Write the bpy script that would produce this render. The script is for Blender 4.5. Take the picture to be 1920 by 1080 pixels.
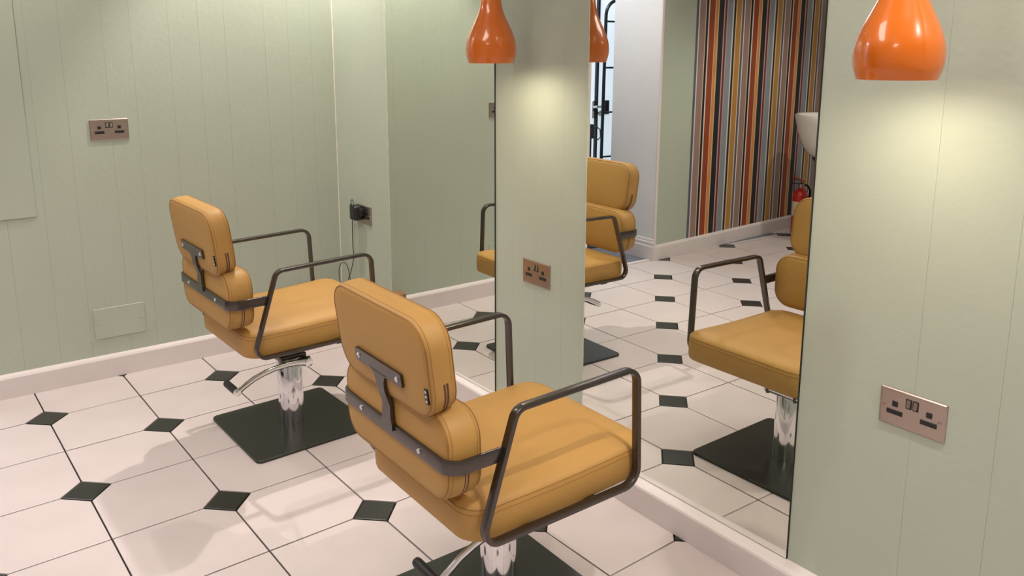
import bpy, bmesh, math, random
from mathutils import Vector, Matrix
random.seed(7)
for o in list(bpy.data.objects): bpy.data.objects.remove(o, do_unlink=True)
scene = bpy.context.scene
COL = scene.collection
PI = math.pi
CEIL = 2.45

# ------------------------------------------------------------------ camera
def look(yaw, pitch, roll):
    f = Vector((math.sin(yaw)*math.cos(pitch), math.cos(yaw)*math.cos(pitch), -math.sin(pitch)))
    r = Vector((math.cos(yaw), -math.sin(yaw), 0)); u = r.cross(f)
    r2 = r*math.cos(roll)+u*math.sin(roll); u2 = u*math.cos(roll)-r*math.sin(roll)
    return Matrix((r2, u2, -f)).transposed().to_4x4()
cd = bpy.data.cameras.new('camera'); cam = bpy.data.objects.new('camera', cd); COL.objects.link(cam)
cam.matrix_world = Matrix.Translation((-0.4186, -3.3735, 1.3751)) @ look(0.6613, 0.1947, -0.0033)
cd.sensor_width = 36; cd.lens = 1545.07/1920*36
cd.shift_x = (960-947.4)/1920; cd.shift_y = (393.8-540)/1920
cd.clip_start = 0.02
scene.camera = cam

# ------------------------------------------------------------------ world, lights, exposure
w = bpy.data.worlds.new('world'); scene.world = w; w.use_nodes = True
w.node_tree.nodes['Background'].inputs[0].default_value = (.75, .85, 1, 1)
w.node_tree.nodes['Background'].inputs[1].default_value = .6
vs = scene.view_settings
vs.view_transform = 'Standard'; vs.look = 'None'; vs.gamma = 1; vs.use_curve_mapping = False
vs.exposure = 0.0
WARM = (1.0, .90, .82)
def spot(loc, power, col=WARM, ang=120, blend=.5, rad=.022, aim=None):
    l = bpy.data.lights.new('spot', 'SPOT'); l.energy = power; l.color = col
    l.spot_size = math.radians(ang); l.spot_blend = blend; l.shadow_soft_size = rad
    o = bpy.data.objects.new('spot_lamp', l); COL.objects.link(o); o.location = loc
    if aim: o.rotation_euler = (Vector(aim)-Vector(loc)).to_track_quat('-Z', 'Y').to_euler()
    return o
def area(loc, power, size, col, aim):
    l = bpy.data.lights.new('area_light', 'AREA'); l.energy = power; l.color = col; l.shape = 'RECTANGLE'
    l.size, l.size_y = size
    o = bpy.data.objects.new('area_lamp', l); COL.objects.link(o); o.location = loc
    o.rotation_euler = (Vector(aim)-Vector(loc)).to_track_quat('-Z', 'Y').to_euler()
    return o
DOWNLIGHTS = [(.95, -2.95, 62), (.93, -3.90, 66), (1.05, .0, 115), (-.6, -1.1, 22), (-.7, -2.9, 16), (-.6, -4.6, 14),
              (-1.9, -.75, 55), (-2.3, -2.9, 20), (-2.2, -4.6, 12), (.9, -4.9, 16), (-.20, -.18, 34)]  # last one is added to brighten the left of the back wall
for x, y, e in DOWNLIGHTS:
    spot((x, y, CEIL-.03), e, ang=84 if y > -.1 else 120)
FILL_LIGHTS = [(-.35, -1.9), (-1.9, -3.6)]  # unseen ceiling fill, added to lift the general room light
for x, y in FILL_LIGHTS:
    area((x, y, CEIL-.03), 11, (1.1, .5), (1, .9, .82), (x, y, 0))
area((-.62, .80, CEIL-.02), 15, (.5, .5), (.95, .91, 1), (-.62, .6, 0))

# ------------------------------------------------------------------ node materials
def mat(name, col, rough=.5, metal=0, coat=0, bump=0, bscale=60, vary=0, vscale=6, emit=None, estr=0, spec=.5, bdist=.001):
    m = bpy.data.materials.new(name); m.use_nodes = True
    nt = m.node_tree; b = nt.nodes['Principled BSDF']
    b.inputs['Base Color'].default_value = (*col, 1); b.inputs['Roughness'].default_value = rough
    b.inputs['Metallic'].default_value = metal; b.inputs['Coat Weight'].default_value = coat
    b.inputs['Coat Roughness'].default_value = .03; b.inputs['Specular IOR Level'].default_value = spec
    tc = nt.nodes.new('ShaderNodeTexCoord')
    if vary:
        n = nt.nodes.new('ShaderNodeTexNoise'); n.inputs['Scale'].default_value = vscale; n.inputs['Detail'].default_value = 5
        nt.links.new(tc.outputs['Object'], n.inputs['Vector'])
        r = nt.nodes.new('ShaderNodeMapRange'); r.inputs[1].default_value = .3; r.inputs[2].default_value = .7
        r.inputs[3].default_value = 1-vary; r.inputs[4].default_value = 1+vary
        nt.links.new(n.outputs['Fac'], r.inputs[0])
        mx = nt.nodes.new('ShaderNodeVectorMath'); mx.operation = 'SCALE'; mx.inputs[0].default_value = col
        nt.links.new(r.outputs[0], mx.inputs['Scale']); nt.links.new(mx.outputs[0], b.inputs['Base Color'])
    if bump:
        n2 = nt.nodes.new('ShaderNodeTexNoise'); n2.inputs['Scale'].default_value = bscale; n2.inputs['Detail'].default_value = 4
        nt.links.new(tc.outputs['Object'], n2.inputs['Vector'])
        bp = nt.nodes.new('ShaderNodeBump'); bp.inputs['Strength'].default_value = bump; bp.inputs['Distance'].default_value = bdist
        nt.links.new(n2.outputs['Fac'], bp.inputs['Height']); nt.links.new(bp.outputs[0], b.inputs['Normal'])
    if emit:
        b.inputs['Emission Color'].default_value = (*emit, 1); b.inputs['Emission Strength'].default_value = estr
    return m
M = {}
M['wall'] = mat('sage_paint', (.44, .492, .408), .40, bump=.35, bscale=55, vary=.02, vscale=3, bdist=.002)
M['white_wall'] = mat('white_paint', (.74, .74, .74), .6, bump=.1, vary=.015)
M['trim'] = mat('white_gloss_trim', (.72, .66, .66), .32, bump=.08, bscale=30, vary=.02)
M['ceiling'] = mat('ceiling_paint', (.8, .79, .77), .7)
M['tile'] = mat('white_porcelain_tile', (.61, .54, .538), .38, bump=.12, bscale=90, vary=.035, vscale=5)
M['black_tile'] = mat('black_green_tile', (.018, .021, .017), .35, bump=.05)
M['grout'] = mat('dark_grout', (.012, .006, .006), .85)
M['leather'] = mat('mustard_leatherette', (.435, .24, .062), .55, bump=.25, bscale=420, vary=.02, vscale=9, bdist=.0004)
M['seam'] = mat('mustard_seam', (.30, .135, .03), .6)
M['zip'] = mat('brown_zip', (.10, .035, .025), .5)
M['frame'] = mat('gunmetal', (.115, .10, .095), .26, metal=.9, bump=.03, bscale=200)
M['chrome'] = mat('chrome', (.78, .78, .80), .09, metal=1)
M['plate'] = mat('dark_base_plate', (.030, .033, .026), .30, metal=.35, bump=.05, bscale=200, vary=.05)
M['rubber'] = mat('black_rubber', (.012, .011, .012), .5, bump=.2, bscale=300)
M['black'] = mat('black_plastic', (.012, .012, .013), .4)
M['label_white'] = mat('label_white', (.75, .75, .78), .5)
M['orange'] = mat('orange_enamel', (.68, .145, .001), .25, coat=.8)
M['orange_in'] = mat('lamp_inside', (.85, .80, .70), .5)
M['bulb'] = mat('bulb', (1, .9, .75), .3, emit=(1, .88, .70), estr=150)
M['downlight'] = mat('downlight_glow', (1, 1, 1), .3, emit=(1, .86, .7), estr=18)
M['steel'] = mat('brushed_steel', (.47, .39, .345), .30, metal=1, bump=.05, bscale=250)
M['mirror'] = mat('mirror_silver', (.83, .855, .80), .0, metal=1)
M['mirror_edge'] = mat('mirror_edge', (.03, .035, .03), .3)
M['caulk'] = mat('cream_caulk', (.72, .70, .58), .5, bump=.8, bscale=80, bdist=.003)
M['carpet'] = mat('grey_carpet', (.16, .18, .22), .95, bump=.6, bscale=500)
M['ceramic'] = mat('white_ceramic', (.78, .75, .74), .12, coat=.5)
M['red'] = mat('red_enamel', (.55, .015, .012), .3, coat=.3)
M['label_cream'] = mat('label_cream', (.75, .66, .5), .5)
M['card'] = mat('brown_cardboard', (.30, .16, .06), .7, vary=.15, vscale=25)
M['card_dark'] = mat('dark_flap_shadow', (.10, .045, .02), .7)
M['glass_door'] = mat('frosted_daylit_glass', (.8, .87, .95), .4, emit=(.74, .83, 1), estr=.78)
M['black_metal'] = mat('black_metal', (.014, .014, .017), .4, metal=.3)

def wallpaper_mat():
    m = bpy.data.materials.new('striped_wallpaper'); m.use_nodes = True; nt = m.node_tree
    b = nt.nodes['Principled BSDF']; b.inputs['Roughness'].default_value = .55
    tc = nt.nodes.new('ShaderNodeTexCoord'); sp = nt.nodes.new('ShaderNodeSeparateXYZ')
    nt.links.new(tc.outputs['Object'], sp.inputs[0])
    a = nt.nodes.new('ShaderNodeMath'); a.operation = 'MULTIPLY_ADD'
    nt.links.new(sp.outputs[0], a.inputs[0]); a.inputs[1].default_value = -1/.5165; a.inputs[2].default_value = -1.261/.5165+10
    f = nt.nodes.new('ShaderNodeMath'); f.operation = 'FRACT'; nt.links.new(a.outputs[0], f.inputs[0])
    cr = nt.nodes.new('ShaderNodeValToRGB'); cr.color_ramp.interpolation = 'CONSTANT'
    nt.links.new(f.outputs[0], cr.inputs[0]); nt.links.new(cr.outputs[0], b.inputs['Base Color'])
    slate = (.10, .11, .15); white = (.74, .68, .66); taupe = (.30, .20, .17); cream = (.66, .55, .40); brown = (.012, .004, .003)
    rust = (.28, .050, .012); orange = (.62, .25, .06); char = (.012, .014, .016); pink = (.55, .36, .34); maroon = (.14, .022, .03)
    blue = (.24, .28, .31); dark = (.03, .022, .014); ochre = (.44, .22, .045)
    st = [(0, slate), (.045, white), (.065, taupe), (.185, cream), (.203, brown), (.25, white), (.272, rust), (.388, cream), (.40, orange),
          (.46, cream), (.476, char), (.585, pink), (.607, maroon), (.65, pink), (.667, blue), (.785, white), (.805, dark), (.855, cream),
          (.873, ochre), (.98, cream)]
    e = cr.color_ramp.elements
    while len(e) > 1: e.remove(e[-1])
    e[0].position = 0; e[0].color = (*slate, 1)
    for p_, c in st[1:]:
        k = e.new(p_); k.color = (*c, 1)
    return m
M['wallpaper'] = wallpaper_mat()

# ------------------------------------------------------------------ mesh helpers
def obj(name, bm, m, parent=None, smooth=False, angle=35):
    me = bpy.data.meshes.new(name)
    bmesh.ops.recalc_face_normals(bm, faces=bm.faces[:])
    bm.to_mesh(me); bm.free()
    for mm in (m if isinstance(m, (list, tuple)) else [m]): me.materials.append(mm)
    if smooth:
        for p in me.polygons: p.use_smooth = True
        try: me.set_sharp_from_angle(angle=math.radians(angle))
        except Exception: pass
    o = bpy.data.objects.new(name, me); COL.objects.link(o)
    if parent: o.parent = parent
    return o
def empty(name, loc=(0, 0, 0), rz=0):
    o = bpy.data.objects.new(name, None); COL.objects.link(o); o.location = loc; o.rotation_euler = (0, 0, rz)
    o.empty_display_size = .05
    return o
def tag(o, label, cat, group=None, kind=None):
    o['label'] = label; o['category'] = cat
    if group: o['group'] = group
    if kind: o['kind'] = kind
    return o
def struct(o): o['kind'] = 'structure'; return o
def box(bm, lo, hi, bev=0, seg=1, mi=0):
    lo = Vector(lo); hi = Vector(hi)
    r = bmesh.ops.create_cube(bm, size=1)
    for v in r['verts']:
        v.co = Vector((lo[i]+(v.co[i]+.5)*(hi[i]-lo[i]) for i in range(3)))
    fs = {f for v in r['verts'] for f in v.link_faces}
    for f in fs: f.material_index = mi
    if bev:
        es = list({e for v in r['verts'] for e in v.link_edges})
        bmesh.ops.bevel(bm, geom=es, offset=bev, segments=seg, affect='EDGES', profile=.5)
def hexa(bm, pts, bev=0):
    """8 points: bottom 4 then top 4"""
    vs_ = [bm.verts.new(p) for p in pts]
    fs = [(0, 3, 2, 1), (4, 5, 6, 7), (0, 1, 5, 4), (1, 2, 6, 5), (2, 3, 7, 6), (3, 0, 4, 7)]
    for f in fs: bm.faces.new([vs_[i] for i in f])
    if bev:
        es = list({e for v in vs_ for e in v.link_edges})
        bmesh.ops.bevel(bm, geom=es, offset=bev, segments=1, affect='EDGES')
def lathe(bm, prof, seg=32, axis='z', c=(0, 0, 0), cap=True):
    rings = []
    c = Vector(c)
    for r, z in prof:
        ring = []
        for i in range(seg):
            a = 2*PI*i/seg; u, v = r*math.cos(a), r*math.sin(a)
            p = {'z': (u, v, z), 'y': (u, z, v), 'x': (z, u, v)}[axis]
            ring.append(bm.verts.new(c+Vector(p)))
        rings.append(ring)
    for a, b in zip(rings, rings[1:]):
        for i in range(seg): bm.faces.new((a[i], a[(i+1) % seg], b[(i+1) % seg], b[i]))
    if cap:
        bm.faces.new(rings[0]); bm.faces.new(rings[-1])
def tube(bm, pts, r, seg=8, closed=False, flat=None):
    pts = [Vector(p) for p in pts]; n = len(pts); rings = []
    up = None
    for i, p in enumerate(pts):
        if closed: t = (pts[(i+1) % n]-pts[i-1])
        else: t = pts[min(i+1, n-1)]-pts[max(i-1, 0)]
        t.normalize()
        if up is None: up = Vector((0, 0, 1)) if abs(t.z) < .9 else Vector((1, 0, 0))
        s = t.cross(up)
        if s.length < 1e-5: s = t.cross(Vector((1, 0, 0)))
        s.normalize(); u = s.cross(t).normalized(); up = u
        rr = r[i] if isinstance(r, (list, tuple)) else r
        rings.append([bm.verts.new(p+(s*math.cos(2*PI*k/seg)*rr*(flat or 1)+u*math.sin(2*PI*k/seg)*rr)) for k in range(seg)])
    m_ = n if closed else n-1
    for i in range(m_):
        a, b = rings[i], rings[(i+1) % n]
        for k in range(seg): bm.faces.new((a[k], a[(k+1) % seg], b[(k+1) % seg], b[k]))
    if not closed: bm.faces.new(rings[0]); bm.faces.new(rings[-1])
def fillet(P, rad, closed, seg=7):
    """round corners of a 2D polyline"""
    P = [Vector(p) for p in P]; n = len(P); out = []
    for i in range(n):
        if not closed and i in (0, n-1): out.append(P[i].copy()); continue
        a, b, c = P[i-1], P[i], P[(i+1) % n]
        d1 = (a-b).normalized(); d2 = (c-b).normalized()
        r = rad[i] if isinstance(rad, (list, tuple)) else rad
        ang = d1.angle(d2); t = r/math.tan(ang/2)
        p1 = b+d1*t; p2 = b+d2*t; cen = b+(d1+d2).normalized()*(r/math.sin(ang/2))
        v1 = p1-cen; v2 = p2-cen; tot = v1.angle(v2)
        for k in range(seg+1):
            f = k/seg
            v = (v1*math.sin((1-f)*tot)+v2*math.sin(f*tot))/math.sin(tot)
            out.append(cen+v)
    return out
def strap(bm, path, closed, thick, wid, w0, to3, ch=.0022):
    """flat bar with rounded arrises swept along a 2D path; to3(u, v, w)"""
    n = len(path); h, k = thick/2, wid/2
    sec = [(-h, -k+ch), (-h+ch*.3, -k+ch*.3), (-h+ch, -k), (h-ch, -k), (h-ch*.3, -k+ch*.3), (h, -k+ch), (h, k-ch), (h-ch*.3, k-ch*.3),
           (h-ch, k), (-h+ch, k), (-h+ch*.3, k-ch*.3), (-h, k-ch)]
    rings = []
    for i, p in enumerate(path):
        if closed: a, b = path[i-1], path[(i+1) % n]
        else: a, b = path[max(i-1, 0)], path[min(i+1, n-1)]
        t = (b-a).normalized(); nn = Vector((-t.y, t.x))
        rings.append([bm.verts.new(to3(p.x+nn.x*s, p.y+nn.y*s, w0+q)) for s, q in sec])
    m_ = n if closed else n-1; S = len(sec)
    for i in range(m_):
        a, b = rings[i], rings[(i+1) % n]
        for j in range(S): bm.faces.new((a[j], a[(j+1) % S], b[(j+1) % S], b[j]))
    if not closed: bm.faces.new(rings[0]); bm.faces.new(rings[-1])
def rrect(a, b, r, d=0, seg=8, taper=0, mid=4):
    """rounded rectangle outline, half sizes a, b, inset d, constant vertex count"""
    a -= d; b -= d; r = max(r-d, .002); r = min(r, a*.98, b*.98); out = []
    corners = [(a-r, b-r, 0), (-a+r, b-r, PI/2), (-a+r, -b+r, PI), (a-r, -b+r, 1.5*PI)]
    arcs = []
    for cx, cy, a0 in corners:
        arcs.append([(cx+r*math.cos(a0+PI/2*k/seg), cy+r*math.sin(a0+PI/2*k/seg)) for k in range(seg+1)])
    for i in range(4):
        out += arcs[i]
        p, q = arcs[i][-1], arcs[(i+1) % 4][0]
        for k in range(1, mid+1):
            f = k/(mid+1); out.append((p[0]+(q[0]-p[0])*f, p[1]+(q[1]-p[1])*f))
    return [(x*(1+taper*y), y) for x, y in out]
def pad(bm, a, b, r, prof, to3, taper=0, mid=4):
    """cushion: prof = list of (inset, height); to3(u, v, h)"""
    rings = []
    for d, h in prof:
        rings.append([bm.verts.new(to3(x, y, h)) for x, y in rrect(a, b, r, d, taper=taper, mid=mid)])
    n = len(rings[0])
    for A, B in zip(rings, rings[1:]):
        for i in range(n): bm.faces.new((A[i], A[(i+1) % n], B[(i+1) % n], B[i]))
    bm.faces.new(rings[0]); bm.faces.new(rings[-1])
def ringpts(a, b, r, d, h, to3, taper=0):
    return [to3(x, y, h) for x, y in rrect(a, b, r, d, taper=taper)]
def screw(bm, c, ax, r=.006):
    """socket head: rim, recess"""
    prof = [(0.0005, .0), (r*.45, .0), (r*.5, .0018), (r*.85, .0022), (r, .0012), (r, -.002)]
    s = {'-x': -1, 'x': 1}[ax]
    lathe(bm, [(q, s*h) for q, h in prof], 12, 'x', c, cap=True)

# ------------------------------------------------------------------ plane of the mirror wall
def MX(y, z, off=0):
    """x on the (slightly leaning, slightly turned) mirror plane; off < 0 is towards the room"""
    return 1.3294+.0209*(y+1.332)+.0053*z+off
def mslab(bm, y0, y1, z0, z1, o0, o1, bev=0):
    """slab between offsets o0 (room side) and o1"""
    pts = [(MX(y0, z0, o0), y0, z0), (MX(y1, z0, o0), y1, z0), (MX(y1, z0, o1), y1, z0), (MX(y0, z0, o1), y0, z0),
           (MX(y0, z1, o0), y0, z1), (MX(y1, z1, o0), y1, z1), (MX(y1, z1, o1), y1, z1), (MX(y0, z1, o1), y0, z1)]
    hexa(bm, pts, bev)
def BY(x, off=0): return .306-.045*x+off          # face of the back wall
def RY(x, off=0): return .330+.0862*(-.913-x)+off  # face of the striped wall
def slabf(bm, F, x0, x1, z0, z1, o0, o1, bev=0):
    pts = [(x0, F(x0, o0), z0), (x1, F(x1, o0), z0), (x1, F(x1, o1), z0), (x0, F(x0, o1), z0),
           (x0, F(x0, o0), z1), (x1, F(x1, o0), z1), (x1, F(x1, o1), z1), (x0, F(x0, o1), z1)]
    hexa(bm, pts, bev)

# ------------------------------------------------------------------ floor: slab + tiles
XL, YF = -3.8, -5.8
bm = bmesh.new(); box(bm, (XL-.1, YF-.1, -.08), (1.5, .62, -.006)); floor = struct(obj('floor', bm, M['grout']))
S = .333; DV = .2225; G = .0026
def poly_tile(pts, inset, h=.006):
    """flat tile with a small chamfer, polygon inset by the joint"""
    n = len(pts); P = [Vector(p) for p in pts]; bm = bmesh.new()
    def ins(d):
        out = []
        for i in range(n):
            a, b, c = P[i-1], P[i], P[(i+1) % n]
            t1 = (b-a).normalized(); t2 = (c-b).normalized()
            n1 = Vector((-t1.y, t1.x)); n2 = Vector((-t2.y, t2.x)); m_ = (n1+n2); m_ /= m_.dot(n1)
            out.append(b+m_*d)
        return out
    A = [bm.verts.new((p.x, p.y, -h)) for p in ins(inset)]
    B = [bm.verts.new((p.x, p.y, -.0008)) for p in ins(inset)]
    C = [bm.verts.new((p.x, p.y, 0)) for p in ins(inset+.0022)]
    for X, Y in ((A, B), (B, C)):
        for i in range(n): bm.faces.new((X[i], X[(i+1) % n], Y[(i+1) % n], Y[i]))
    bm.faces.new(C); bm.faces.new(list(reversed(A)))
    return bm
d_ = DV
# tile with diamonds at lower-left & upper-right corners, and the mirror one
tA = [(d_, 0), (1, 0), (1, 1-d_), (1-d_, 1), (0, 1), (0, d_)]
tB = [(0, 0), (1-d_, 0), (1, d_), (1, 1), (d_, 1), (0, 1-d_)]
def mk(pts, name, m):
    return obj(name, poly_tile([((x-.5)*S, (y-.5)*S) for x, y in pts], G), m, floor)
pA = mk(tA, 'tile', M['tile']); pB = mk(tB, 'tile', M['tile'])
bmD = poly_tile([(d_*S, 0), (0, d_*S), (-d_*S, 0), (0, -d_*S)], G); pD = obj('diamond_tile', bmD, M['black_tile'], floor)
firstA, firstB, firstD = True, True, True
for j in range(-1, 17):
    for i in range(-11, 5):
        # square with corners (i, i+1) x (-j, -j+1)... lower-left node (i, j) with y = -j*S
        even = (i+j) % 2 == 0
        src = pA if even else pB
        cx, cy = (i+.5)*S, (-j+.5)*S
        if cy > .60: continue
        if (even and firstA) or (not even and firstB):
            o = src
            if even: firstA = False
            else: firstB = False
        else:
            o = src.copy(); COL.objects.link(o)
        o.location = (cx, cy, random.uniform(-.0006, 0)); o.rotation_euler = (random.uniform(-.0012, .0012), random.uniform(-.0012, .0012), random.uniform(-.002, .002))
        if even:
            if firstD: q = pD; firstD = False
            else: q = pD.copy(); COL.objects.link(q)
            q.location = (i*S, -j*S, -.0003)

# ------------------------------------------------------------------ walls
def plank_wall(parent, F_slab, edges, z0, z1):
    for a, b in zip(edges, edges[1:]):
        bm = bmesh.new(); F_slab(bm, a+.00015, b-.00015, z0, z1); obj('plank', bm, M['wall'], parent)
# back wall (left in the picture)
bm = bmesh.new(); slabf(bm, BY, -.30, 1.50, 0, CEIL, .008, .06); wall_back = struct(obj('wall_back', bm, M['wall']))
bx = [-.30, -.16, -.02, .112, .2305, .3834, .4895, .6383, .760, .8711, 1.0461, 1.155, 1.262, 1.372]
plank_wall(wall_back, lambda bm, a, b, z0, z1: slabf(bm, BY, a, b, z0, z1, 0, .008, .0003), bx, .0, CEIL)
bm = bmesh.new(); slabf(bm, BY, -.26, .082, .722, CEIL-.01, -.006, 0, .0015)
tag(obj('wall_board', bm, M['wall']), 'large sage painted board fixed flat on the wall at the far left edge', 'board')
def skirting(name, F, x0, x1, h, t, m):
    bm = bmesh.new()
    prof = [(0, 0), (0, h-.016), (t*.25, h-.008), (t*.6, h-.0015), (t, h)]
    for xs in ((x0, x1),):
        A = [bm.verts.new((x0, F(x0, -t+o), z)) for o, z in prof]+[bm.verts.new((x0, F(x0, 0), 0))]
        B = [bm.verts.new((x1, F(x1, -t+o), z)) for o, z in prof]+[bm.verts.new((x1, F(x1, 0), 0))]
        n = len(A)
        for i in range(n): bm.faces.new((A[i], A[(i+1) % n], B[(i+1) % n], B[i]))
        bm.faces.new(A); bm.faces.new(B)
    return struct(obj(name, bm, m))
skirting('baseboard_back', BY, -.30, 1.30, .098, .018, M['trim'])
# mirror wall
bm = bmesh.new(); mslab(bm, YF, .34, 0, CEIL, .0125, .08); wall_right = struct(obj('wall_right', bm, M['wall']))
def mp(bm, a, b, z0, z1): mslab(bm, a, b, z0, z1, .0045, .0125, .0003)
def segs(vals): return sorted(vals)
AY = (-1.052, -.272); BYR = (-2.3175, -1.538)
plank_wall(wall_right, mp, segs([.252, .150, .056, -.108, -.229, AY[1]+.001]), 0, CEIL)
plank_wall(wall_right, mp, segs([AY[0]-.001, -1.155, -1.286, -1.42, BYR[1]+.001]), 0, CEIL)
plank_wall(wall_right, mp, segs([BYR[0]-.001, -2.595, -2.765, -2.93, -3.07, -3.24, -3.40, -3.6, -3.78, -3.95, -4.12, -4.3, -4.5, -4.7, -4.9, -5.1, -5.3, -5.5, -5.8]), 0, CEIL)
bm = bmesh.new(); z = .1; pts = []; rr = []
while z < 2.4:
    pts.append((MX(.245, z, .0032), BY(1.363)-.0005, z)); rr.append(random.uniform(.0022, .0042)); z += .03
tube(bm, pts, rr, 6); struct(obj('trim_3', bm, M['caulk']))
bm = bmesh.new()
def BX(y, off=0): return 1.2857+.030*(y+1.731)+off
prof = [(0, 0), (0, .078), (.003, .0835), (.009, .0865)]
y0, y1 = YF, .27
A = [bm.verts.new((BX(y0, o), y0, z)) for o, z in prof]+[bm.verts.new((MX(y0, .09, .0045), y0, .0885)), bm.verts.new((MX(y0, 0, .0045), y0, 0))]
B = [bm.verts.new((BX(y1, o), y1, z)) for o, z in prof]+[bm.verts.new((MX(y1, .09, .0045), y1, .0885)), bm.verts.new((MX(y1, 0, .0045), y1, 0))]
for i in range(len(A)): bm.faces.new((A[i], A[(i+1) % len(A)], B[(i+1) % len(A)], B[i]))
bm.faces.new(A); bm.faces.new(B); struct(obj('baseboard_right', bm, M['trim']))
# striped wall
bm = bmesh.new(); slabf(bm, RY, XL-.1, -.915, 0, CEIL, 0, .1); wall_rear = struct(obj('wall_rear', bm, M['wall']))
bm = bmesh.new(); slabf(bm, RY, XL-.05, -1.261, .09, CEIL, -.0012, 0); obj('wallpaper', bm, M['wallpaper'], wall_rear)
skirting('baseboard_rear', RY, XL, -.905, .102, .017, M['trim'])
# lobby behind the opening
bm = bmesh.new(); box(bm, (-.926, .3325, 0), (-.9135, .77, CEIL)); struct(obj('wall_lobby', bm, M['white_wall']))
bm = bmesh.new(); box(bm, (-.930, .3255, .10), (-.9095, .340, CEIL), .002); struct(obj('trim_1', bm, M['trim']))
bm = bmesh.new()
pr_ = [(.018, 0), (.018, .09), (.013, .098), (.013, .118), (.008, .124), (.006, .138), (0, .144)]
A = [bm.verts.new((-.9135+o, .318, z)) for o, z in pr_]+[bm.verts.new((-.9135, .318, 0))]
B = [bm.verts.new((-.9135+o, .775, z)) for o, z in pr_]+[bm.verts.new((-.9135, .775, 0))]
for i in range(len(A)): bm.faces.new((A[i], A[(i+1) % len(A)], B[(i+1) % len(A)], B[i]))
bm.faces.new(A); bm.faces.new(B); struct(obj('baseboard_lobby', bm, M['trim']))
bm = bmesh.new(); box(bm, (-2.3, .372, -.06), (.6, 1.35, .001)); struct(obj('floor_lobby', bm, M['carpet']))
bm = bmesh.new(); box(bm, (-.9135, .340, -.002), (-.30, .372, .004), .001); struct(obj('trim_2', bm, M['trim']))
bm = bmesh.new(); box(bm, (-.30, .30, 0), (-.2, .9, CEIL)); struct(obj('wall_lobby_right', bm, M['white_wall']))
bm = bmesh.new(); box(bm, (-2.4, 1.24, 0), (.7, 1.34, CEIL)); box(bm, (-2.4, .72, 0), (-2.3, 1.34, CEIL)); box(bm, (.6, .4, 0), (.7, 1.34, CEIL))
struct(obj('wall_lobby_back', bm, M['white_wall']))
# room shell out of view
bm = bmesh.new(); box(bm, (XL-.1, YF-.1, 0), (XL, .8, CEIL)); struct(obj('wall_left', bm, M['white_wall']))
bm = bmesh.new(); box(bm, (XL-.1, YF-.1, 0), (1.5, YF, CEIL)); struct(obj('wall_front', bm, M['white_wall']))
bm = bmesh.new(); box(bm, (XL-.1, YF-.1, CEIL), (1.5, 1.35, CEIL+.1)); struct(obj('ceiling', bm, M['ceiling']))

# ------------------------------------------------------------------ mirrors
def mirror(name, yr, label):
    t = empty(name, (MX(yr[0], 0), yr[0], .0885)); o_ = t.location
    def sl(o0, o1, e=0):
        bm = bmesh.new(); mslab(bm, yr[0]+e, yr[1]-e, .0895+e, 2.15-e, o0, o1)
        bmesh.ops.translate(bm, verts=bm.verts[:], vec=-o_); return bm
    obj('mirror_glass', sl(0, .003, .0008), M['mirror'], t)
    obj('mirror_edge', sl(.0004, .0124), M['mirror_edge'], t)
    # uneven bead of paint along the left edge
    bm = bmesh.new(); pts = []; rr = []
    z = .10
    while z < 2.14:
        pts.append(Vector((MX(yr[1], z, .0030), yr[1]+.0014+random.uniform(-.0006, .0008), z))-o_); rr.append(random.uniform(.0014, .0036)); z += .02
    tube(bm, pts, rr, 6); obj('paint_bead', bm, M['caulk'], t)
    tag(t, label, 'mirror', 'salon wall mirrors')
mirror('wall_mirror', AY, 'tall frameless wall mirror farther from the camera, reflecting plain green wall')
mirror('wall_mirror', BYR, 'tall frameless wall mirror nearer the camera, reflecting the striped wallpaper')

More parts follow.
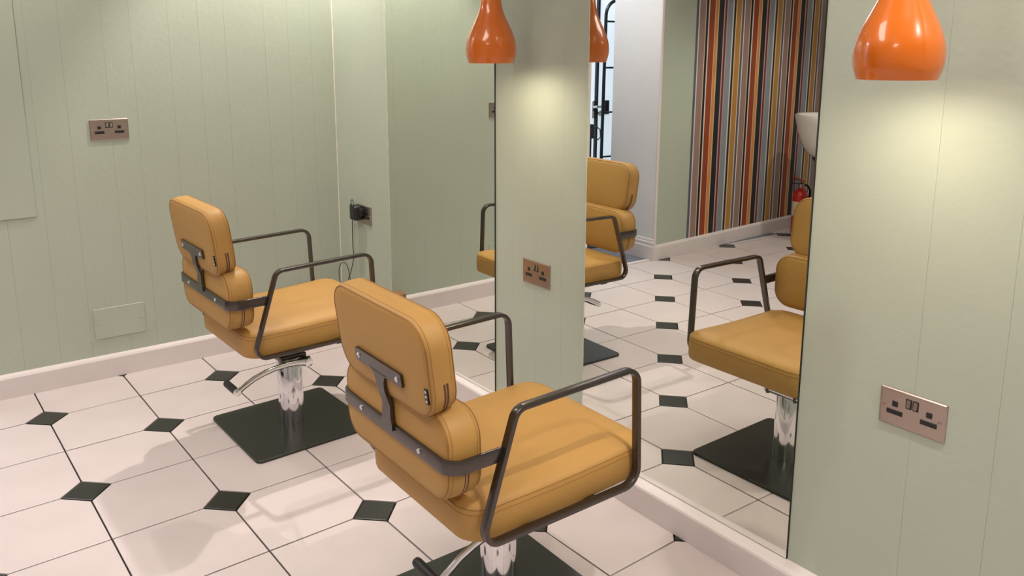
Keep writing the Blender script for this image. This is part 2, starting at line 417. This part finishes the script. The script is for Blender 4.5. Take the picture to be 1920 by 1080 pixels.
# ------------------------------------------------------------------ chair
def make_chair():
    t = empty('salon_chair')
    # base plate and column
    bm = bmesh.new(); pad(bm, .225, .225, .022, [(.004, 0), (0, .001), (0, .0085), (.0018, .0105), (.02, .0105)], lambda u, v, h: (u, v, h), mid=0)
    obj('base_plate', bm, M['plate'], t, True, 30)
    bm = bmesh.new(); lathe(bm, [(.030, .0105), (.0452, .0105), (.0452, .262), (.043, .266), (.030, .266)], 64)
    col = obj('column', bm, M['chrome'], t, True, 30)
    bm = bmesh.new(); lathe(bm, [(.026, .262), (.026, .332)], 32); obj('piston', bm, M['chrome'], col, True)
    bm = bmesh.new(); box(bm, (-.045, -.036, .254), (.055, .036, .279), .006, 2); box(bm, (.030, -.058, .238), (.060, -.046, .268), .004, 2); box(bm, (.030, .046, .238), (.060, .058, .268), .004, 2)
    obj('pump_head', bm, M['frame'], t, True)
    bm = bmesh.new(); lathe(bm, [(.010, -.066), (.013, -.064), (.013, .064), (.010, .066)], 20, 'y', (.045, 0, .252)); ax = obj('axle', bm, M['chrome'], t, True)
    # pump lever
    P = [(.045, .252), (.010, .258), (-.03, .2605), (-.08, .258), (-.12, .251), (-.16, .239), (-.20, .219), (-.222, .205)]
    pts = [(x, -.066, z) for x, z in P]
    bm = bmesh.new(); tube(bm, pts, [.016, .012, .0105, .0105, .0105, .0105, .011, .012], 12, flat=.55)
    lathe(bm, [(.010, -.006), (.0155, -.005), (.0155, .005), (.010, .006)], 20, 'y', (.045, -.070, .252))
    lathe(bm, [(.008, -.007), (.012, -.006), (.012, .006), (.008, .007)], 16, 'y', (-.222, -.066, .205))
    lev = obj('pump_lever', bm, M['chrome'], t, True)
    bm = bmesh.new(); lathe(bm, [(.006, 0), (.0125, .003), (.0130, .012), (.0122, .02), (.0130, .03), (.0130, .09), (.0115, .098), (.006, .1)], 18, 'y', (-.222, -.060, .205))
    obj('pedal_grip', bm, M['rubber'], lev, True)
    # under-seat carriage
    bm = bmesh.new(); box(bm, (-.09, -.09, .330), (.09, .09, .342), .002); box(bm, (-.11, -.245, .346), (-.075, .245, .360), .002); box(bm, (.075, -.245, .346), (.11, .245, .360), .002)
    box(bm, (-.12, -.05, .342), (.12, .05, .358), .002)
    obj('seat_carriage', bm, M['black_metal'], t)
    # side frames
    loop = [(-.2256, .361), (-.1317, .6455), (.2164, .6519), (.2263, .361)]
    path = fillet(loop, [.034, .030, .036, .042], True, 8)
    for s in (-1, 1):
        bm = bmesh.new(); strap(bm, path, True, .0115, .021, s*.25, lambda u, v, w_: (u, w_, v))
        obj('arm_frame', bm, M['frame'], t, True, 40)
    # back bar (U shape in plan)
    U = [(-.166, -.2445), (-.291, -.2445), (-.291, .2445), (-.166, .2445)]
    up = fillet(U, [0, .034, .034, 0], False, 8)
    bm = bmesh.new(); strap(bm, up, False, .008, .031, .553, lambda u, v, w_: (u, v, w_), .0014)
    bar = obj('back_bar', bm, M['frame'], t, True, 40)
    for s in (-1, 1):
        bm = bmesh.new(); screw(bm, (-.2960, s*.132, .553), '-x'); obj('screw', bm, M['chrome'], bar, True)
    # upper pad frame of reference: centre and tilt
    tilt = math.atan2(.0243, .2007); cx, cz = -.2820, .7470
    def up3(u, v, h):   # u across (+y), v up, h: thickness axis, - = back
        x = h; z = v
        return (cx+x*math.cos(tilt)-z*math.sin(tilt), u, cz+x*math.sin(tilt)*1.0+z*math.cos(tilt))
    a, b, r, T2 = .2085, .1095, .066, .0310
    prof = [(.090, -T2-.0035), (.05, -T2-.003), (.018, -T2-.0012), (.006, -T2+.001), (.0012, -T2+.006), (0, -T2+.014), (-.0012, 0), (0, T2-.014), (.0012, T2-.007),
            (.006, T2-.001), (.018, T2+.0025), (.05, T2+.006), (.085, T2+.008)]
    bm = bmesh.new(); pad(bm, a, b, r, prof, up3, .10); hp = obj('upper_back_cushion', bm, M['leather'], t, True, 60)
    bm = bmesh.new()
    for d, h in ((.0042, -T2+.0012), (.0005, -T2+.0095), (.0048, T2-.0012), (.0006, T2-.011)):
        tube(bm, ringpts(a, b, r, d, h, up3, .10), .0011 if abs(h) > T2-.005 else .00055, 5, True)
    obj('seam', bm, M['seam'], hp)
    # zip at the lower side of the cushion
    def zipm(a, b, r, tp, to3, h0, k0, k1):
        o_ = rrect(a, b, r, -.0012, taper=tp); bm = bmesh.new()
        sub = [o_[i % len(o_)] for i in range(k0, k1)]
        for dh in (-.0035, .0035):
            tube(bm, [to3(x, y, h0+dh) for x, y in sub], .0022, 6, flat=.5)
        return bm
    obj('zip', zipm(a, b, r, .10, up3, .004, 25, 34), M['zip'], hp)
    # maker's tab: black with three white squares
    bm = bmesh.new()
    def tab(u0, u1, v0, v1, h0, h1, mi=0):
        P8 = [up3(u0, v0, h0), up3(u1, v0, h0), up3(u1, v0, h1), up3(u0, v0, h1), up3(u0, v1, h0), up3(u1, v1, h0), up3(u1, v1, h1), up3(u0, v1, h1)]
        k = len(bm.faces); hexa(bm, P8); bm.faces.ensure_lookup_table()
        for f in bm.faces[k:]: f.material_index = mi
    ty = -.1925
    tab(ty-.0055, ty+.0055, -.062, -.029, -T2-.0035, -T2+.001)
    for k in range(3): tab(ty-.0024, ty+.0024, -.0585+.0105*k, -.0535+.0105*k, -T2-.0041, -T2-.003, 1)
    obj('maker_tab', bm, [M['black'], M['label_white']], hp)
    # lower cushion
    def lo3(u, v, h): return (-.2445+h, u, .5550+v)
    a, b, r, T2 = .2310, .0965, .062, .0405
    prof = [(.080, -T2-.003), (.05, -T2-.0025), (.018, -T2-.001), (.006, -T2+.001), (.0012, -T2+.006), (0, -T2+.014), (-.002, 0), (0, T2-.014), (.0012, T2-.007),
            (.006, T2-.001), (.018, T2+.0025), (.05, T2+.006), (.075, T2+.008)]
    bm = bmesh.new(); pad(bm, a, b, r, prof, lo3); lp = obj('lower_back_cushion', bm, M['leather'], t, True, 60)
    bm = bmesh.new()
    for d, h in ((.0042, -T2+.0012), (.0005, -T2+.0095), (.0048, T2-.0012), (.0006, T2-.011)):
        tube(bm, ringpts(a, b, r, d, h, lo3), .0011 if abs(h) > T2-.005 else .00055, 5, True)
    obj('seam', bm, M['seam'], lp)
    obj('zip', zipm(a, b, r, 0, lo3, .002, 23, 35), M['zip'], lp)
    # T bracket, one bent plate
    def zx(z):
        z0, z1 = .612, .650
        xa = -.2955; vb = lambda zz: cx-(.0310+.0065)*math.cos(tilt)-(zz-cz)*math.sin(tilt)
        if z <= z0: return xa
        if z >= z1: return vb(z)
        f = (z-z0)/(z1-z0); return xa*(1-f)+vb(z1)*f
    rows = [(.556, .026), (.570, .024), (.582, .0195), (.612, .0175), (.650, .0175), (.668, .0185), (.682, .026), (.692, .040)]
    bm = bmesh.new(); prev = None
    rowv = []
    for z, hw in rows:
        rowv.append([bm.verts.new((zx(z)+dx, y, z)) for dx in (-.0045, .0035) for y in (-hw, hw)])
    for A, B in zip(rowv, rowv[1:]):
        for q in ((0, 1), (1, 3), (3, 2), (2, 0)): bm.faces.new((A[q[0]], A[q[1]], B[q[1]], B[q[0]]))
    bm.faces.new([rowv[0][i] for i in (0, 1, 3, 2)]); bm.faces.new([rowv[-1][i] for i in (0, 1, 3, 2)])
    out = [(x*1, y) for x, y in rrect(.1045, .0155, .004, 0, 3, mid=0)]
    zc = .7015
    for dx in (0,):
        A = [bm.verts.new((zx(zc+y)-.0045, x, zc+y)) for x, y in out]; B = [bm.verts.new((zx(zc+y)+.0035, x, zc+y)) for x, y in out]
        n = len(A)
        for i in range(n): bm.faces.new((A[i], A[(i+1) % n], B[(i+1) % n], B[i]))
        bm.faces.new(A); bm.faces.new(B)
    br = obj('back_bracket', bm, M['frame'], t)
    for s in (-1, 1):
        bm = bmesh.new(); screw(bm, (zx(.7015)-.0050, s*.0875, .7015), '-x', .0065); obj('screw', bm, M['chrome'], br, True)
    # seat
    a, b, r = .2640, .2340, .062
    def se3(u, v, h): return (.027+u, v, h-(.010 if h < .402 else 0)-.006*max(0, min(1, (.44-h)/.03))+.011*max(u, 0)/.264)
    prof = [(.05, .3670), (.012, .3675), (.003, .372), (0, .380), (-.001, .405), (.0005, .4275), (.003, .4325), (.010, .4385), (.03, .4445), (.07, .4495), (.13, .4525), (.2, .4535)]
    bm = bmesh.new(); pad(bm, a, b, r, prof, se3); st = obj('seat_cushion', bm, M['leather'], t, True, 60)
    bm = bmesh.new(); tube(bm, ringpts(a, b, r, .0020, .4305, se3), .0012, 5, True); tube(bm, ringpts(a, b, r, -.0002, .4215, se3), .0006, 5, True); obj('seam', bm, M['seam'], st)
    return t
def dup(root):
    r = root.copy(); COL.objects.link(r)
    for ch in list(root.children):
        c = ch.copy(); COL.objects.link(c); c.parent = r
        for g in list(ch.children):
            d = g.copy(); COL.objects.link(d); d.parent = c
    return r
chA = make_chair(); chB = dup(chA)
chA.location = (.7136, -.620, 0); chA.rotation_euler = (0, 0, .0081)
chB.location = (.7105, -1.889, 0); chB.rotation_euler = (0, 0, -.0297)
# the far chair is pumped 18 mm higher: raise everything above the column
for ch in chA.children:
    if ch.name.split('.')[0] not in ('base_plate', 'column', 'pump_head', 'axle', 'pump_lever'): ch.location.z += .018
for c in chA.children:
    if c.name.startswith('column'):
        for g in c.children: g.scale = (1, 1, 1.057)
pv = Matrix.Translation((.045, 0, .252))
for c in chB.children:
    if c.name.startswith('pump_lever'): c.matrix_local = pv @ Matrix.Rotation(-.13, 4, 'Y') @ pv.inverted()
tag(chA, 'mustard styling chair farther from the camera, near the back wall corner', 'chair', 'salon styling chairs')
tag(chB, 'mustard styling chair nearest the camera, in the foreground', 'chair', 'salon styling chairs')

# ------------------------------------------------------------------ pendants
def make_pendant(h0):
    t = empty('pendant_lamp')
    prof = [(0, .0705), (.006, .0722), (.022, .0768), (.0445, .0785), (.070, .0752), (.099, .0645), (.125, .0520), (.149, .0408), (.168, .0352), (.190, .0312), (.213, .0280), (.245, .0225), (.270, .0175), (.290, .0140), (.300, .0125)]
    bm = bmesh.new(); S_ = 56
    def ev(z):
        for (z0, r0), (z1, r1) in zip(prof, prof[1:]):
            if z0 <= z <= z1: f = (z-z0)/(z1-z0); return r0+(r1-r0)*f
        return prof[-1][1]
    # smooth profile by Catmull-Rom
    def cr(i, f):
        P = [prof[max(i-1, 0)], prof[i], prof[i+1], prof[min(i+2, len(prof)-1)]]
        def c(k): return .5*((2*P[1][k])+(-P[0][k]+P[2][k])*f+(2*P[0][k]-5*P[1][k]+4*P[2][k]-P[3][k])*f*f+(-P[0][k]+3*P[1][k]-3*P[2][k]+P[3][k])*f**3)
        return (c(0), c(1))
    sm = [cr(i, f/4) for i in range(len(prof)-1) for f in range(4)]+[prof[-1]]
    outer = [(r, z) for z, r in sm]
    lathe(bm, outer, S_, cap=False)
    k = len(bm.faces); lathe(bm, [(.001, .3005), (.0125, .300)], S_, cap=False)
    sh = obj('lamp_shade', bm, M['orange'], t, True, 60)
    bm = bmesh.new(); lathe(bm, [(.0707, 0), (.0684, 0)]+[(max(r-.0022, .004), z) for r, z in outer if .001 < z < .2], S_, cap=False); obj('shade_lining', bm, M['orange_in'], sh, True, 60)
    bm = bmesh.new(); lathe(bm, [(.010, .296), (.013, .300), (.013, .330), (.006, .340)], 20); obj('lamp_cap', bm, M['chrome'], t, True)
    bm = bmesh.new(); tube(bm, [(0, 0, .335), (0, 0, CEIL-h0-.02)], .0028, 8); obj('cord', bm, M['black'], t, True)
    bm = bmesh.new(); lathe(bm, [(.045, CEIL-h0), (.045, CEIL-h0-.012), (.036, CEIL-h0-.024), (.006, CEIL-h0-.028)], 28); obj('ceiling_rose', bm, M['chrome'], t, True)
    bm = bmesh.new(); lathe(bm, [(.002, .013), (.012, .015), (.019, .024), (.0215, .036), (.019, .049), (.012, .063), (.012, .14)], 24); obj('bulb', bm, M['bulb'], t, True)
    return t
PH = 1.3245
p1 = make_pendant(PH); p2 = dup(p1)
p1.location = (1.1412, -1.3005, 1.3280); p2.location = (1.105, -2.5985, 1.3150)
tag(p1, 'glossy orange teardrop pendant farther away, hanging before the wall strip between the mirrors', 'lamp', 'orange pendant lamps')
tag(p2, 'glossy orange teardrop pendant at the right, nearest the camera and looking largest', 'lamp', 'orange pendant lamps')

# ------------------------------------------------------------------ sockets
def make_socket():
    """twin switched socket, local: x right, z up, y = towards wall (front face at -y)"""
    t = empty('wall_socket')
    W2, H2 = .073, .043
    bm = bmesh.new()
    pad(bm, W2, H2, .002, [(0, 0), (0, .0028), (.0025, .0048), (.006, .0050)], lambda u, v, h: (u, -h, v), mid=0)
    obj('face_plate', bm, M['steel'], t)
    for k, x in enumerate((-.0075, .0075)):
        bm = bmesh.new(); box(bm, (x-.0068, -.0060, .0070), (x+.0068, -.0045, .0300), .0010); f = obj('switch_surround', bm, M['black'], t)
        bm = bmesh.new()
        P = [(x-.0042, -.0058, .0105), (x+.0042, -.0058, .0105), (x+.0042, -.0105, .0105), (x-.0042, -.0105, .0105)]
        hexa(bm, [(x-.0042, -.0100, .0108), (x+.0042, -.0100, .0108), (x+.0042, -.0055, .0108), (x-.0042, -.0055, .0108),
                  (x-.0042, -.0068, .0272), (x+.0042, -.0068, .0272), (x+.0042, -.0055, .0272), (x-.0042, -.0055, .0272)], .0005)
        obj('rocker_switch', bm, M['steel'], f)
    for s in (-1, 1):
        bm = bmesh.new(); x = s*.0375
        box(bm, (x-.0065, -.0062, .0025), (x+.0065, -.0045, .0155), .001); box(bm, (x-.0180, -.0062, -.0160), (x+.0180, -.0045, -.0050), .001)
        obj('socket_insert', bm, M['black'], t)
    for s in (-1, 1):
        bm = bmesh.new(); lathe(bm, [(.0042, -.0045), (.0042, -.0062), (.003, -.0068), (.0008, -.0068)], 12, 'y', (s*.0603, 0, 0)); obj('screw', bm, M['steel'], t, True)
    return t
wa = math.atan(.0209)
s1 = make_socket(); s2 = dup(s1); s3 = dup(s1); s4 = dup(s1)
s1.location = (.376, BY(.376), 1.0510); s1.rotation_euler = (0, 0, math.atan(-.045))
def on_mirror_wall(o, y, z):
    o.location = (MX(y, z, .0045), y, z); o.rotation_euler = (0, 0, -PI/2-wa)
on_mirror_wall(s2, -1.2905, .6170); on_mirror_wall(s3, -2.595, .5905); on_mirror_wall(s4, -.020, .6180)
tag(s1, 'brushed steel twin socket high on the left back wall', 'socket', 'brushed steel twin sockets')
tag(s2, 'brushed steel twin socket on the wall strip between the two mirrors', 'socket', 'brushed steel twin sockets')
tag(s3, 'brushed steel twin socket at the right below the large orange pendant', 'socket', 'brushed steel twin sockets')
tag(s4, 'brushed steel twin socket with a black adaptor plugged in, beside the corner', 'socket', 'brushed steel twin sockets')
# blank cover plate
bm = bmesh.new(); slabf(bm, BY, .247, .446, .172, .303, -.0045, 0, .0012); bp = obj('cover_plate', bm, M['wall'])
tag(bp, 'blank sage painted cover plate low on the back wall', 'plate')
for x in (.262, .432):
    bm = bmesh.new(); lathe(bm, [(.0055, 0), (.0055, -.006), (.003, -.0068), (.0008, -.0068)], 12, 'y', (x, BY(x), .2385)); obj('screw', bm, M['wall'], bp, True)
# adaptor with cable
t = empty('power_adaptor', (MX(.018, .64, .0045), .018, .618)); t.rotation_euler = (0, 0, -PI/2-wa)
bm = bmesh.new(); pad(bm, .030, .034, .010, [(.004, .007), (0, .010), (0, .038), (.003, .043), (.012, .045)], lambda u, v, h: (u, -h, v+.006), mid=0)
obj('adaptor_body', bm, M['black'], t, True)
bm = bmesh.new(); box(bm, (-.012, -.028, -.004), (.052, -.006, .030), .004, 2); obj('plug_base', bm, M['black'], t, True)
bm = bmesh.new()
cab = [(-.012, -.030, .040), (-.020, -.028, .058), (-.038, -.024, .062), (-.056, -.02, .050), (-.062, -.018, .030), (-.062, -.016, .0), (-.062, -.015, -.04), (-.070, -.012, -.10), (-.072, -.012, -.17), (-.066, -.012, -.21),
       (-.074, -.014, -.250), (-.066, -.03, -.290), (-.060, -.05, -.330), (-.03, -.07, -.37), (.015, -.08, -.40), (.02, -.08, -.435), (-.03, -.08, -.45), (-.09, -.07, -.42), (-.125, -.06, -.36), (-.145, -.055, -.305),
       (-.13, -.05, -.262), (-.09, -.045, -.252), (-.05, -.05, -.275), (-.015, -.06, -.32), (-.005, -.07, -.38), (-.03, -.08, -.44), (-.04, -.09, -.52), (-.04, -.10, -.613)]
sm = []
for i in range(len(cab)-1):
    P = [Vector(cab[max(i-1, 0)]), Vector(cab[i]), Vector(cab[i+1]), Vector(cab[min(i+2, len(cab)-1)])]
    for k in range(4):
        f = k/4; sm.append(.5*((2*P[1])+(-P[0]+P[2])*f+(2*P[0]-5*P[1]+4*P[2]-P[3])*f*f+(-P[0]+3*P[1]-3*P[2]+P[3])*f**3))
sm.append(Vector(cab[-1]))
tube(bm, sm, .0019, 6); obj('cable', bm, M['black'], t, True)
bm = bmesh.new(); lathe(bm, [(.003, -.020), (.0065, -.018), (.0065, .010), (.003, .014)], 12, 'z', (-.062, -.018, .024)); obj('cable_joint', bm, M['black'], t, True)
tag(t, 'black plug-in power adaptor with a looped cable hanging beside the corner', 'adaptor')

# ------------------------------------------------------------------ cardboard box by the corner
t = empty('cardboard_box', (1.165, .150, 0), .03)
bm = bmesh.new(); box(bm, (-.092, -.038, 0), (.092, .036, .154), .0015); obj('carton', bm, M['card'], t)
bm = bmesh.new(); hexa(bm, [(-.090, -.037, .1545), (.090, -.037, .1545), (.090, -.002, .160), (-.090, -.002, .160), (-.090, -.037, .157), (.090, -.037, .157), (.090, -.002, .1625), (-.090, -.002, .1625)]); obj('flap', bm, M['card'], t)
bm = bmesh.new(); hexa(bm, [(-.090, .035, .1545), (.090, .035, .1545), (.090, .004, .158), (-.090, .004, .158), (-.090, .035, .157), (.090, .035, .157), (.090, .004, .1605), (-.090, .004, .1605)]); obj('flap', bm, M['card'], t)
bm = bmesh.new(); box(bm, (.0915, -.024, .09), (.0928, .022, .140)); obj('paper_label', bm, M['label_cream'], t)
tag(t, 'small brown cardboard box in the corner behind the chairs, seen in the far mirror', 'box')

# ------------------------------------------------------------------ lobby door, rail, stand
DY = 1.225
d = empty('door_1', (-1.5, DY, 0)); struct(d)
bm = bmesh.new(); box(bm, (-.62, -.005, .05), (.72, .005, 2.08)); obj('glass_pane', bm, M['glass_door'], d)
bm = bmesh.new()
for x0, x1 in ((-.68, -.60), (.70, .78)): box(bm, (x0, -.03, 0), (x1, .012, 2.14), .003)
box(bm, (-.68, -.03, 2.06), (.78, .012, 2.14), .003); box(bm, (-.68, -.03, .0), (.78, .012, .12), .003); obj('door_frame', bm, M['trim'], d)
bm = bmesh.new(); box(bm, (.336, -.03, .05), (.352, -.004, 2.06)); obj('meeting_stile', bm, M['black_metal'], d)
bm = bmesh.new(); box(bm, (.356, -.016, .88), (.380, -.004, 1.01), .002); box(bm, (.29, -.052, .955), (.375, -.040, .975), .004); lathe(bm, [(.009, -.05), (.009, -.004)], 12, 'y', (.368, 0, .965)); 
lathe(bm, [(.010, -.030), (.022, -.028), (.022, -.004)], 16, 'y', (.305, 0, .915)); obj('door_handle', bm, M['chrome'], d, True)
bm = bmesh.new(); box(bm, (.222, -.030, .905), (.262, -.004, 1.01), .002); obj('lock_case', bm, M['black_metal'], d)
# ladder-shaped coat rail
t = empty('coat_rail', (-1.36, 1.10, 0))
bm = bmesh.new()
pa = fillet([(.243, 0.0), (.226, 1.735), (-.25, 1.735), (-.25, 0)], [0, .11, .11, 0], False, 8)
tube(bm, [(p.x, 0, p.y) for p in pa], .0125, 10); obj('rail_frame', bm, M['black_metal'], t, True)
for z in (.27, .60, .93, 1.255, 1.585):
    bm = bmesh.new(); tube(bm, [(.236, 0, z), (-.25, 0, z)], .007, 8); obj('rung', bm, M['black_metal'], t, True)
tag(t, 'black tubular ladder rail with rungs standing before the bright door', 'rail')
t = empty('cable_stand', (-.830, .90, .001))
bm = bmesh.new(); lathe(bm, [(.09, 0), (.09, .008), (.02, .014), (.012, .02), (.012, .79)], 20); obj('pole', bm, M['black_metal'], t, True)
bm = bmesh.new(); box(bm, (-.022, -.018, .77), (.022, .018, .87), .004); obj('holder', bm, M['black'], t)
bm = bmesh.new(); tube(bm, [(-.01, -.018, .85), (-.04, -.02, .855), (-.075, -.02, .83), (-.08, -.02, .78), (-.06, -.02, .76), (-.03, -.02, .77), (-.01, -.018, .79)], .004, 6); obj('cable', bm, M['black'], t, True)
tag(t, 'black pole stand with a looped cable in the lobby, reflected beside the bright door', 'stand')

# ------------------------------------------------------------------ backwash unit and extinguisher
t = empty('backwash_unit', (-2.30, -.02, 0))
bm = bmesh.new()
def bowl(bm, inner=False):
    seg = 40
    prof = [(.05, .610), (.10, .625), (.155, .670), (.190, .735), (.212, .80), (.230, .875), (.240, .928), (.236, .938), (.222, .936), (.21, .92), (.185, .87), (.14, .80), (.08, .755), (.02, .745)]
    rings = []
    for r, z in prof:
        rg = []
        for i in range(seg):
            a_ = 2*PI*i/seg; x = r*math.cos(a_)*.98; y = r*math.sin(a_)*1.1
            zz = z-(.035*max(0, -math.sin(a_)) if r > .15 else 0)
            rg.append(bm.verts.new((x, y, zz)))
        rings.append(rg)
    for A, B in zip(rings, rings[1:]):
        for i in range(seg): bm.faces.new((A[i], A[(i+1) % seg], B[(i+1) % seg], B[i]))
    bm.faces.new(rings[0]); bm.faces.new(rings[-1])
bowl(bm); obj('basin', bm, M['ceramic'], t, True, 50)
bm = bmesh.new(); lathe(bm, [(.19, 0), (.19, .02), (.13, .05), (.105, .2), (.09, .5), (.10, .60), (.12, .63)], 28); obj('pedestal', bm, M['black'], t, True)
bm = bmesh.new(); pad(bm, .25, .24, .06, [(.02, .40), (0, .42), (0, .48), (.03, .51), (.1, .52)], lambda u, v, h: (u, v-.55, h)); obj('seat', bm, M['black'], t, True, 60)
bm = bmesh.new(); pad(bm, .24, .20, .06, [(.02, -.04), (0, -.02), (0, .02), (.03, .04), (.1, .045)], lambda u, v, h: (u, -.33+h+v*.25, .68+v)); obj('backrest', bm, M['black'], t, True, 60)
bm = bmesh.new(); box(bm, (-.20, -.74, 0), (.20, -.36, .03), .004); box(bm, (-.06, -.60, .03), (.06, -.48, .40), .004); obj('seat_base', bm, M['black_metal'], t)
tag(t, 'white ceramic backwash basin before the striped wall, at the near mirror right edge', 'basin')
t = empty('fire_extinguisher', (-2.47, .31, 0))
bm = bmesh.new(); lathe(bm, [(.050, 0), (.057, .006), (.057, .285), (.050, .315), (.032, .338), (.018, .345), (.018, .36)], 28); obj('cylinder', bm, M['red'], t, True)
bm = bmesh.new(); lathe(bm, [(.0578, .14), (.0578, .25)], 28, cap=False); obj('label_band', bm, M['label_cream'], t, True)
bm = bmesh.new(); lathe(bm, [(.02, .355), (.022, .36), (.022, .385), (.012, .39)], 16); obj('valve', bm, M['steel'], t, True)
bm = bmesh.new(); hexa(bm, [(-.02, -.01, .395), (.10, -.01, .44), (.10, .01, .44), (-.02, .01, .395), (-.02, -.01, .407), (.10, -.01, .452), (.10, .01, .452), (-.02, .01, .407)]); obj('lever', bm, M['red'], t)
bm = bmesh.new(); hexa(bm, [(-.02, -.01, .380), (.10, -.01, .392), (.10, .01, .392), (-.02, .01, .380), (-.02, -.01, .390), (.10, -.01, .400), (.10, .01, .400), (-.02, .01, .390)]); obj('carry_handle', bm, M['black'], t)
bm = bmesh.new(); tube(bm, [(-.015, 0, .375), (-.05, -.02, .37), (-.075, -.03, .33), (-.075, -.03, .24), (-.07, -.028, .12)], .009, 8); obj('hose', bm, M['rubber'], t, True)
tag(t, 'small red fire extinguisher on the floor by the striped wall', 'extinguisher')

# ------------------------------------------------------------------ ceiling fittings and added fill lights
for k, (x, y, e) in enumerate(DOWNLIGHTS):
    t = empty('downlight', (x, y, CEIL))
    bm = bmesh.new(); lathe(bm, [(.048, 0), (.048, -.004), (.036, -.007), (.034, -.002)], 24, cap=False); obj('rim', bm, M['chrome'], t, True)
    bm = bmesh.new(); lathe(bm, [(.0335, -.003), (.001, -.003)], 24, cap=False); obj('lens', bm, M['downlight'], t)
    tag(t, 'round recessed ceiling downlight '+['above the nearer chair', 'overhead right of the camera', 'over the corner of the two green walls', 'over the middle of the floor before the lobby',
        'overhead left of the camera', 'behind the camera, centre of the room', 'before the striped wall', 'over the far left of the room', 'over the rear left corner', 'over the rear right corner', 'added to brighten the back wall by the lobby opening'][k], 'light', 'recessed ceiling downlights')
for k, (x, y) in enumerate(FILL_LIGHTS):
    t = empty('ceiling_fill', (x, y, CEIL))  # body of an added fill light, out of view
    bm = bmesh.new(); box(bm, (-.57, -.27, -.015), (.57, .27, 0), .002); obj('frame', bm, M['trim'], t)
    bm = bmesh.new(); box(bm, (-.55, -.25, -.018), (.55, .25, -.015)); obj('fill_diffuser', bm, mat('fill_diffuser', (1, 1, 1), .4, emit=(1, .9, .8), estr=2), t)
    tag(t, 'flat rectangular fill light added on the ceiling '+['over the chairs', 'over the rear left of the room'][k], 'light', 'added ceiling fill lights')
